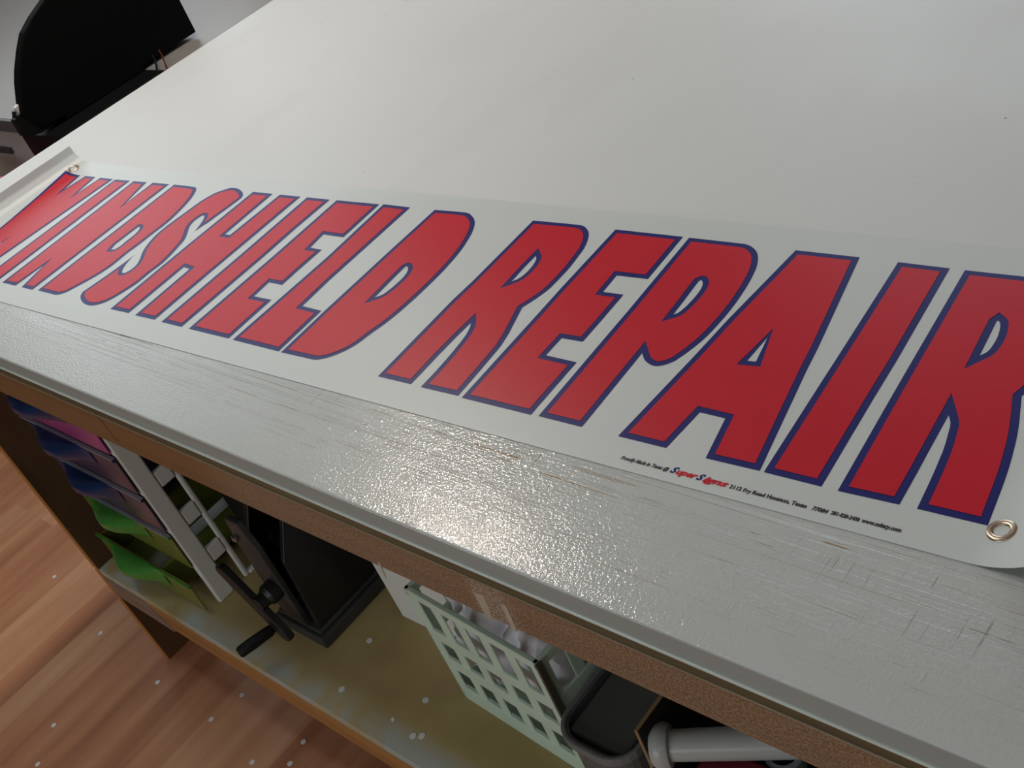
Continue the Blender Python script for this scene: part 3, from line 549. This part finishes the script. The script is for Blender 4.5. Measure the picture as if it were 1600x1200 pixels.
def drawer(z0, z1, mbody, mrim, yoff=0.0, pale=True):
    x0 = CX0+0.0125; yf = CY0 + yoff
    bm = bmesh.new(); th = 0.003
    xb = CX1-0.085
    # front panel reaches over the frame post, the tray itself runs between the side frames
    prism(bm, [(x0-0.01, z0+0.002), (CX1-0.001, z0+0.002), (CX1-0.0005, z1-0.004), (x0-0.01, z1-0.004)], lambda a, b_, t: Vector((a, t, b_)), yf-0.003, yf)
    box(bm, x0, x0+th, yf, CY1-0.02, z0+0.004, z1-0.005); box(bm, xb-th, xb, yf, CY1-0.02, z0+0.004, z1-0.005)
    box(bm, x0+th, xb-th, yf, CY1-0.02, z0+0.004, z0+0.007); box(bm, x0+th, xb-th, CY1-0.023, CY1-0.02, z0+0.007, z1-0.012)
    d = meshobj('drawer', bm, mbody, CART, bevel=0.0012)
    bm = bmesh.new(); box(bm, x0-0.010, CX1-0.0005, yf-0.006, yf-0.001, z1-0.010, z1-0.0045)
    meshobj('rim', bm, mrim, d, bevel=0.001)
    if pale: bm = bmesh.new(); box(bm, x0-0.010, CX1-0.0008, yf-0.0068, yf-0.001, z1-0.0044, z1-0.0022)
    if pale: meshobj('rim_edge', bm, M_paleline, d)
    # scooped pull: bulges out in the middle and hangs under the rim
    bm = bmesh.new(); n = 20; c = -1.655; hw = 0.088; dep = 0.030; h = 0.036
    rows = []
    for (zz, k) in ((z1-0.003, 0.35), (z1-0.006, 0.75), (z1-0.012, 0.97), (z1-0.022, 1.0), (z1-0.031, 0.85), (z1-h-0.002, 0.5), (z1-h-0.006, 0.1)):
        rows.append([bm.verts.new(Vector((c + hw*(2*i/n-1), yf-0.0045-dep*k*(0.5+0.5*math.cos(math.pi*(2*i/n-1)))**0.7, zz))) for i in range(n+1)])
    for a, b_ in zip(rows, rows[1:]):
        for i in range(n): bm.faces.new((a[i], a[i+1], b_[i+1], b_[i]))
    inner = [bm.verts.new(Vector((v.co.x, yf-0.004, v.co.z))) for v in rows[0][1:-1]]
    inner = [rows[0][0]] + inner + [rows[0][-1]]
    for i in range(n):
        q = [rows[0][i], rows[0][i+1], inner[i+1], inner[i]]
        q = [v for k_, v in enumerate(q) if v not in q[:k_]]
        bm.faces.new(q)
    meshobj('pull', bm, mrim, d, smooth=True)
drawer(0.586, 0.668, M_pink, M_blue_rim)
drawer(0.504, 0.584, M_purple, M_blue_rim)
drawer(0.422, 0.502, M_purple, M_blue_rim)
drawer(0.341, 0.420, M_green, M_green_rim)
drawer(0.262, 0.328, M_green, M_green_rim, -0.020, False)

# ---------------------------------------------------------------- hand crank machine
MX0, MX1, MY0, MY1 = -1.348, -1.231, 0.408, 0.585
CRK = thing('hand_crank_machine', 'black metal hand-crank machine with a long handle, right of the drawer cart', 'machine', ((MX0+MX1)/2, (MY0+MY1)/2, SZ))
M_mach = material('black_enamel', (14, 14, 15), 0.5, 0.1, spec=0.2)
bm = bmesh.new(); box(bm, MX0, MX1, MY0, MY1, SZ, SZ+0.022); box(bm, -1.455, MX0, 0.485, 0.595, SZ, SZ+0.03); box(bm, MX0+.006, MX1-.006, MY0+.006, MY1-.006, SZ+0.022, SZ+0.03)
meshobj('base', bm, M_dark_metal, CRK, bevel=0.003)
for x in (MX0+0.012, MX1-0.020):
    bm = bmesh.new()
    prism(bm, [(MY0+0.012, SZ+0.03), (MY1-0.01, SZ+0.03), (MY1-0.015, 0.60), (MY0+0.10, 0.60), (MY0+0.065, 0.50), (MY0+0.02, 0.42)], lambda a, b_, t, x=x: Vector((x+t, a, b_)), 0, 0.010)
    meshobj('side_plate', bm, M_black_metal, CRK, bevel=0.002)
meshobj('housing', B(-1.462, MX0+0.012, 0.478, 0.60, SZ+0.03, 0.67), M_mach, CRK, bevel=0.004)
bm = bmesh.new(); prism(bm, [(-1.318, SZ+.03), (-1.262, SZ+.03), (-1.262, 0.45), (-1.275, 0.50), (-1.305, 0.50), (-1.318, 0.45)], lambda a, b_, t: Vector((a, t, b_)), MY0+0.004, MY0+0.014)
meshobj('front_plate', bm, M_dark_metal, CRK, bevel=0.002)
for z, y in ((0.40, 0.47), (0.455, 0.50), (0.535, 0.525)):
    bm = bmesh.new(); lathe(bm, [(0, 0.014), (MX1-0.020-(MX0+0.022), 0.014)], (MX0+0.022, y, z), (1, 0, 0), 24)
    meshobj('roller', bm, M_black_metal, CRK, smooth=False, bevel=0.002)
for (x, z) in ((-1.305, 0.575), (-1.30, 0.465), (-1.225, 0.565)):
    bm = bmesh.new(); lathe(bm, [(0, 0.006), (0.004, 0.006), (0.006, 0.003)], (x, MY0+0.002 if z < .5 else MY0+0.095, z), (0, -1, 0), 12)
    meshobj('bolt', bm, M_steel, CRK, smooth=True)
bm = bmesh.new(); lathe(bm, [(0, 0.017), (0.016, 0.017), (0.022, 0.012), (0.036, 0.012)], (-1.283, MY0+0.004, 0.365), (0, -1, 0), 24); 
meshobj('hub', bm, M_black_metal, CRK, smooth=False, bevel=0.001)
# crank: tapering blade across the front
bm = bmesh.new(); A0 = Vector((-1.336, 0, 0.412)); A1 = Vector((-1.262, 0, 0.312)); dv = (A1-A0); L_ = dv.length; dv.normalize(); pv = Vector((-dv.z, 0, dv.x))
pts = []
for k in range(9): a = math.pi/2 + math.pi*k/8; pts.append(A0 + (dv*math.cos(a) + pv*math.sin(a))*0.012)
for k in range(9): a = -math.pi/2 + math.pi*k/8; pts.append(A1 + (dv*math.cos(a) + pv*math.sin(a))*0.015)
prism(bm, [(q.x, q.z) for q in pts], lambda a, b_, t: Vector((a, t, b_)), 0.374, 0.386)
meshobj('crank_arm', bm, M_black_metal, CRK, bevel=0.002)
H0 = Vector((-1.283, 0.376, 0.314)); H1 = Vector((-1.302, 0.320, 0.3115))
bm = bmesh.new(); hl = (H1-H0).length; lathe(bm, [(0, 0.006), (0.006, 0.0085), (hl*0.6, 0.0095), (hl-0.003, 0.009), (hl, 0.007)], H0, H1-H0, 24)
meshobj('handle', bm, M_black, CRK, smooth=True)

# ---------------------------------------------------------------- crate
CR0 = Vector((-0.975, 0.443, SZ)); ca = math.radians(-3.8); CW, CD, CH = 0.232, 0.22, 0.222
CM = Matrix.Translation(CR0) @ Matrix.Rotation(ca, 4, 'Z')
M_crate = material('sage_green_plastic', (214, 236, 216), 0.45, 0.06, (20, 20, 20), bump=0.05)
M_crate_d = material('dark_crate_post', (84, 82, 72), 0.5, 0.05)
cc = CM @ Vector((CW/2, CD/2, 0))
CRATE = thing('storage_crate', 'pale green open-grid plastic crate full of white plastic on the shelf', 'crate', tuple(cc))
def crate_side(name, Mx, width):
    bm = bmesh.new(); n = 5
    rows = [(0.0, 0.034, 0.006), (0.072, 0.096, 0.005), (0.130, 0.152, 0.005), (0.208, 0.222, 0.007)]
    for z0, z1, t in rows: box(bm, 0, width, 0, t, z0, z1, 0, Mx)
    for k in range(n+1):
        w_ = 0.017; x = k*(width-w_)/n
        box(bm, x, x+w_, 0.0012, 0.0042, 0.030, 0.212, 0, Mx)
    return meshobj(name, bm, M_crate, CRATE, bevel=0.0012)
crate_side('side', CM, CW)
crate_side('side', CM @ Matrix.Translation((CW, 0, 0)) @ Matrix.Rotation(math.pi/2, 4, 'Z'), CD)
crate_side('side', CM @ Matrix.Translation((CW, CD, 0)) @ Matrix.Rotation(math.pi, 4, 'Z'), CW)
crate_side('side', CM @ Matrix.Translation((0, CD, 0)) @ Matrix.Rotation(-math.pi/2, 4, 'Z'), CD)
meshobj('bottom', B(0.008, CW-0.008, 0.008, CD-0.008, 0.002, 0.008, M=CM), M_crate, CRATE)
bm = bmesh.new(); box(bm, CW-0.0005, CW+0.004, -0.0015, 0.006, 0, 0.222, 0, CM); meshobj('corner_post', bm, M_crate_d, CRATE)
# crumpled white bags in the crate
M_bag = material('white_plastic_film', (240, 236, 242), 0.35, 0.04, (12, 12, 12), bump=0.3, bscale=30, bdist=0.006)
def bag(cx, cy, cz, rx, ry, rz, seed, label, nm='plastic_bag'):
    bm = bmesh.new(); bmesh.ops.create_icosphere(bm, subdivisions=5, radius=1.0)
    for v in bm.verts:
        n = v.co.normalized()
        d = 1 + 0.16*noise.noise(n*2.3 + Vector((seed, 0, 0))) - 0.20*abs(noise.noise(n*3.7 + Vector((0, seed, 0)))) - 0.09*abs(noise.noise(n*9 + Vector((0, 0, seed))))
        q = Vector((max(-.86, min(.86, n.x*d*1.15)), max(-.86, min(.86, n.y*d*1.15)), n.z*d))
        v.co = CM @ Vector((cx + q.x*rx, cy + q.y*ry, cz + q.z*rz))
    return tag(meshobj(nm, bm, M_bag, smooth=True), label, 'plastic bag')
bag(0.062, 0.112, 0.120, 0.058, 0.108, 0.112, 1.3, 'crumpled white plastic bag in the left half of the green crate')
bag(0.170, 0.112, 0.122, 0.056, 0.108, 0.112, 5.1, 'crumpled white plastic bag in the right half of the green crate')

# white bin left of / behind the crate
BX0, BX1, BY0, BY1 = -1.163, -0.990, 0.506, 0.72
BIN = thing('plastic_bin', 'tall off-white plastic bin standing behind the left side of the green crate', 'bin', ((BX0+BX1)/2, (BY0+BY1)/2, SZ))
bm = bmesh.new(); t_ = 0.004
box(bm, BX0, BX1, BY0, BY0+t_, SZ, 0.60); box(bm, BX0, BX1, BY1-t_, BY1, SZ, 0.60); box(bm, BX0, BX0+t_, BY0+t_, BY1-t_, SZ, 0.60); box(bm, BX1-t_, BX1, BY0+t_, BY1-t_, SZ, 0.60); box(bm, BX0+t_, BX1-t_, BY0+t_, BY1-t_, SZ, SZ+t_)
meshobj('body', bm, M_white_plastic, BIN, bevel=0.002)
bm = bmesh.new()
for a in ((BX0-.006, BX1+.006, BY0-.006, BY0), (BX0-.006, BX1+.006, BY1, BY1+.006), (BX0-.006, BX0, BY0, BY1), (BX1, BX1+.006, BY0, BY1)): box(bm, *a, 0.585, 0.602)
meshobj('rim', bm, M_white_plastic, BIN, bevel=0.002)

# ---------------------------------------------------------------- clear bin
def rrect(x0, x1, y0, y1, r, n=6):
    P = []
    for (cx, cy, a0) in ((x1-r, y1-r, 0), (x0+r, y1-r, 90), (x0+r, y0+r, 180), (x1-r, y0+r, 270)):
        for k in range(n+1): a = math.radians(a0 + 90*k/n); P.append((cx+r*math.cos(a), cy+r*math.sin(a)))
    return P
M_clear = material('smoky_clear_plastic', (120, 122, 122), 0.22, 0.03, (9, 9, 9), trans=0.35, spec=0.5)
M_clear_rim = material('frosted_rim', (120, 122, 124), 0.25, 0.03)
KX0, KX1, KY0, KY1, KZ = -0.722, -0.628, 0.400, 0.72, 0.405
CB = thing('clear_bin', 'smoky translucent plastic bin with a rounded rim, between crate and cardboard box', 'bin', ((KX0+KX1)/2, (KY0+KY1)/2, SZ))
bm = bmesh.new(); outer = rrect(KX0, KX1, KY0, KY1, 0.03); inn = rrect(KX0+.003, KX1-.003, KY0+.003, KY1-.003, 0.027)
rings = []
for P, z in ((outer, SZ), (outer, KZ), (inn, KZ), (inn, SZ+.004)): rings.append([bm.verts.new((a, c, z)) for a, c in P])
for a, c in zip(rings, rings[1:]):
    for i in range(len(a)): bm.faces.new((a[i], a[(i+1) % len(a)], c[(i+1) % len(a)], c[i]))
bm.faces.new(rings[0]); bm.faces.new(rings[-1])
meshobj('body', bm, M_clear, CB)
bm = bmesh.new(); P1 = rrect(KX0-.006, KX1+.004, KY0-.006, KY1+.006, .036); P2 = rrect(KX0+.0005, KX1-.0005, KY0+.0005, KY1-.0005, .0295)
r_ = [[bm.verts.new((a, c, z)) for a, c in P] for P, z in ((P1, KZ-.010), (P1, KZ+.003), (P2, KZ+.003), (P2, KZ-.010))]
for a, c in zip(r_, r_[1:]+r_[:1]):
    for i in range(len(a)): bm.faces.new((a[i], a[(i+1) % len(a)], c[(i+1) % len(a)], c[i]))
meshobj('rim', bm, M_clear_rim, CB, bevel=0.002)
# lid-like smoky sheets stored inside
bm = bmesh.new(); box(bm, KX0+.008, KX1-.008, KY0+.012, KY1-.02, SZ+.006, KZ-.004); tag(meshobj('dark_folder_stack', bm, material('dark_grey_card', (92, 96, 92), 0.6, 0.2, (3, 3, 60)), bevel=0.004), 'stack of dark grey sheets inside the smoky clear bin', 'stack')

# ---------------------------------------------------------------- cardboard box with roller
QX0, QX1, QY0, QY1, QZ = -0.612, -0.27, 0.416, 0.70, 0.455
BOXT = thing('cardboard_box', 'open brown cardboard box with dark inside at the right end of the shelf view', 'box', ((QX0+QX1)/2, (QY0+QY1)/2, SZ))
bm = bmesh.new(); t_ = 0.004
box(bm, QX0, QX1, QY0, QY0+t_, SZ, 0.345); box(bm, QX0, QX1, QY1-t_, QY1, SZ, QZ); box(bm, QX0, QX0+t_, QY0+t_, QY1-t_, SZ, QZ); box(bm, QX1-t_, QX1, QY0+t_, QY1-t_, SZ, QZ); box(bm, QX0+t_, QX1-t_, QY0+t_, QY1-t_, SZ, SZ+t_)
meshobj('walls', bm, M_cardboard, BOXT)
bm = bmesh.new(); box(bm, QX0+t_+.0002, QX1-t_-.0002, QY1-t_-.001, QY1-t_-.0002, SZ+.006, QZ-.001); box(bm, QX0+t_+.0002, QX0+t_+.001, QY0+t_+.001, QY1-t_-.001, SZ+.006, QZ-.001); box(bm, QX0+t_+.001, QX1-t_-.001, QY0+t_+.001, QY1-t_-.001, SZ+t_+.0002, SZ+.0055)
meshobj('inside_shade', bm, M_inside_shade, BOXT)  # dark sheets stand in for shade on the inner faces
M_roll = material('milky_white_plastic', (188, 190, 186), 0.3, 0.03)
RO = (-0.5994, 0.4360, 0.4150); RDIR = (0.0943, 0.0527, 0.0000)
ROL = thing('plastic_roller', 'milky white plastic roller with a flanged end lying in the cardboard box', 'roller', RO)
bm = bmesh.new(); lathe(bm, [(-0.012, 0.012), (-0.010, 0.020), (-0.004, 0.0245), (0.004, 0.0245), (0.009, 0.022), (0.0105, 0.0165)], RO, RDIR, 40); meshobj('flange', bm, M_roll, ROL, smooth=True)
bm = bmesh.new(); lathe(bm, [(0.0105, 0.0165), (0.19, 0.0175)], RO, RDIR, 40); meshobj('tube', bm, M_roll, ROL, smooth=True)
M_bl = material('bluish_white_plastic', (168, 182, 192), 0.35, 0.03)
bm = bmesh.new(); lathe(bm, [(0, 0.020), (0.125, 0.020), (0.128, 0.017), (0.128, 0.015), (0.002, 0.015)], (-0.4984, 0.4978, 0.2620), (0, 0, 1), 32)
tag(meshobj('plastic_tube', bm, M_bl, smooth=False), 'bluish white upright plastic tube beside the flanged roller', 'tube')
bm = bmesh.new(); 
box(bm, -0.565, -0.36, QY0+.012, QY0+.058, SZ+.0058, 0.3975); tag(meshobj('red_box', bm, material('dark_red_card', (110, 18, 34), 0.5, 0.1), bevel=0.004), 'dark red carton under the flanged roller in the cardboard box', 'carton')

# ---------------------------------------------------------------- punched vinyl dots
FLOOR_DOTS = [(-2.2830, 0.3428, 'lone small white vinyl dot on the floor, farthest left near the leg'),
 (-2.0122, 0.3011, 'white vinyl dot on the floor left of the foot of the board leg'),
 (-1.7737, 0.2867, 'white vinyl dot on the floor just below the foot of the board leg'),
 (-1.8990, 0.1204, 'white vinyl dot on the open floor, lower left, third from the bottom edge'),
 (-1.8481, 0.0554, 'white vinyl dot on the floor at the bottom left corner of the photo'),
 (-1.5808, 0.3503, 'white vinyl dot on the floor closest to the shelf rail'),
 (-1.5949, 0.2874, 'white vinyl dot on a pale floor strip between two others'),
 (-1.3917, 0.3416, 'white vinyl dot on the floor in the shelf rail shadow'),
 (-1.4480, 0.2692, 'left one of two white vinyl dots on the floor at the bottom edge'),
 (-1.3814, 0.3013, 'right one of two white vinyl dots on the floor at the bottom edge')]
SHELF_DOTS = [(-1.1798, 0.4495, 'white vinyl dot on the shelf right of the crank machine, in its shadow'),
 (-1.1551, 0.3684, 'white vinyl dot on the shelf near the front rail, below the crank machine'),
 (-1.0242, 0.4131, 'white vinyl dot on the shelf left of the green crate corner'),
 (-1.0009, 0.3629, 'left one of a touching pair of white vinyl dots on the shelf'),
 (-0.9893, 0.3688, 'right one of a touching pair of white vinyl dots on the shelf')]
def dot(x, y, z, label, group, r=0.0047):
    bm = bmesh.new(); lathe(bm, [(0, r), (0.0007, r)], (x, y, z), (0, 0, 1), 20)
    return tag(meshobj('vinyl_dot', bm, M_chad), label, 'vinyl dot', group)
for x, y, lb in FLOOR_DOTS: dot(x, y, 0.0, lb, 'punched white dots on the floor')
for x, y, lb in SHELF_DOTS: dot(x, y, SZ, lb, 'punched white dots on the shelf')
# scrap of white vinyl at the shelf corner and a fleck
def scrap(x, y, r, lb, seed):
    random.seed(seed); bm = bmesh.new(); pts = []
    for k in range(9): a = 2*math.pi*k/9; rr = r*random.uniform(.6, 1.1); pts.append((x+rr*math.cos(a), y+rr*math.sin(a)))
    prism(bm, pts, lambda a, b_, t: Vector((a, b_, SZ+t)), 0, 0.0012); tag(meshobj('vinyl_scrap', bm, M_chad), lb, 'vinyl scrap')
scrap((-1.8102, 0.3428)[0], (-1.8102, 0.3428)[1], 0.013, 'white vinyl scrap on the shelf corner beside the left leg', 3)
scrap((-1.0457, 0.3678)[0], (-1.0457, 0.3678)[1], 0.0032, 'tiny white fleck on the shelf left of the pair of dots', 5)

# ---------------------------------------------------------------- desk and monitor beyond the table's left end
DZ = 0.723
M_desk_top = material('grey_desk_top', (148, 141, 136), 0.4, 0.03); M_desk_edge = material('dark_grey_edge', (84, 88, 88), 0.5, 0.05)
M_desk_body = material('light_grey_cabinet', (196, 196, 190), 0.5, 0.05)
DK = thing('desk', 'grey desk with a dark edge beyond the left end of the white table', 'desk', (-3.3, 1.4, 0))
bm = bmesh.new(); box(bm, -4.36, -2.62, 0.981, 1.224, DZ-0.014, DZ); box(bm, -4.36, -2.38, 1.224, 2.3, DZ-0.014, DZ)
meshobj('desk_top', bm, M_desk_top, DK)
meshobj('edge_band', B(-4.36, -2.622, 0.971, 0.981, DZ-0.030, DZ), M_desk_edge, DK, bevel=0.002)
meshobj('cabinet', B(-3.25, -2.66, 1.0, 1.7, 0.06, DZ-0.015), M_desk_body, DK, bevel=0.004)
for z0, z1 in ((0.07, 0.36), (0.37, 0.68)):
    o = meshobj('drawer', B(-3.24, -2.67, 0.988, 1.0, z0, z1), M_desk_body, DK, bevel=0.003)
    meshobj('handle', B(-3.04, -2.88, 0.978, 0.988, z1-0.06, z1-0.045), M_dark_metal, o, bevel=0.002)
meshobj('plinth', B(-3.24, -2.67, 1.02, 1.68, 0.0, 0.06), M_desk_edge, DK)
meshobj('pedestal', B(-2.615, -2.42, 0.93, 1.222, 0.0, DZ), material('black_laminate', (13, 13, 14), 0.6, 0.1, spec=0.15), DK, bevel=0.003)
meshobj('leg', B(-4.32, -4.27, 1.0, 2.25, 0.0, DZ-0.014), M_desk_edge, DK)

M_mon = material('matte_black_case', (12, 12, 12), 0.7, 0.05, spec=0.08)
MO = thing('monitor', 'large black monitor with a domed back, seen side-on beyond the white table', 'monitor', (-2.6, 1.15, DZ))
prof = [(1.3850, 0.7330), (1.2230, 0.7330), (1.0000, 0.7330), (0.9350, 0.7370), (0.9163, 0.7807), (0.9286, 0.8059), (0.9477, 0.8406), (0.9627, 0.8623), (0.9887, 0.8928), (1.0156, 0.9197), (1.0520, 0.9389), (1.0938, 0.9556), (1.1300, 1.0000), (1.1900, 1.0600), (1.2600, 1.1200), (1.3300, 1.1700), (1.3850, 1.1900)]
bm = bmesh.new()
# loft the side profile across the monitor's width, tapering the rounded back
secs = []
W0, W1 = -2.82, -2.50
for (t, k) in ((0.0, 0.35), (0.35, 0.62), (0.75, 0.9), (0.92, 1.0), (1.0, 1.0)):
    x = W0 + (W1-W0)*t; cy, cz = 1.385, 0.95
    secs.append([bm.verts.new((x, cy+(y-cy)*k, z if k > 0.99 else 0.735+(z-0.735)*(0.3+0.7*k))) for y, z in prof])
for a, c in zip(secs, secs[1:]):
    for i in range(len(a)): bm.faces.new((a[i], a[(i+1) % len(a)], c[(i+1) % len(a)], c[i]))
bm.faces.new(secs[0]); bm.faces.new(secs[-1])
meshobj('housing', bm, M_mon, MO, bevel=0.003)
meshobj('screen', B(W0+0.012, W1-0.012, 1.3855, 1.3885, 0.745, 1.17), material('pale_screen_glass', (150, 152, 150), 0.15, 0.02), MO)
meshobj('bezel', B(W0+0.004, W1-0.004, 1.3835, 1.3855, 0.735, 1.18), M_black, MO)
meshobj('base', B(-2.66, -2.50, 1.0, 1.222, DZ, 0.737), M_mon, MO, bevel=0.003)
bm = bmesh.new(); prism(bm, [(0.9085, 0.7960), (0.9075, 0.7873), (0.9124, 0.7799), (0.9385, 0.7539), (0.9748, 0.7311), (0.9320, 0.7294), (0.9007, 0.7385), (0.8943, 0.7439), (0.8955, 0.7820), (0.9013, 0.7832)], lambda a, b_, t: Vector((-2.502+t, a, b_)), -0.02, 0.0)
meshobj('bracket', bm, M_black, MO, bevel=0.001)
bm = bmesh.new(); prism(bm, [(0.9153, 0.7991), (0.9239, 0.8019), (0.9323, 0.8017), (0.9241, 0.7802), (0.9182, 0.7789), (0.9157, 0.7850)], lambda a, b_, t: Vector((-2.515+t, a, b_)), -0.012, 0.0)
meshobj('knob', bm, M_white_plastic, MO, bevel=0.002)['label'] = 'small white plug at the monitor back'
# cables hanging by the stand
for nm, mt, pts, lb in (('power_cable', M_black, [(-2.5050, 1.2571, 0.7412), (-2.4300, 1.2181, 0.7452), (-2.3720, 1.1820, 0.7421), (-2.3680, 1.1750, 0.7243), (-2.3650, 1.1725, 0.7008)], 'black cable hanging down under the right end of the monitor'),
                        ('signal_cable', material('dark_red_cable', (104, 40, 28), 0.5, 0.05), [(-2.5050, 1.2778, 0.7431), (-2.4300, 1.2404, 0.7474), (-2.3720, 1.2066, 0.7427), (-2.3680, 1.2003, 0.7229), (-2.3650, 1.1966, 0.7031)], 'thin red-brown cable hanging beside the black one under the monitor')):
    bm = bmesh.new(); tube(bm, pts, 0.0024 if nm[0] == 'p' else 0.0018); tag(meshobj(nm, bm, mt, smooth=True), lb, 'cable')
# pink tray on the floor side, just peeking past the table corner
bm = bmesh.new(); PK = (-2.7687, 0.8904, 0.6200)
box(bm, PK[0]-.16, PK[0]+.006, PK[1]-.10, PK[1]+.006, 0.0, PK[2]); 
tag(meshobj('pink_storage_box', bm, material('pink_card', (226, 96, 150), 0.5, 0.05), bevel=0.006), 'bright pink box peeking past the left corner of the white table', 'box')
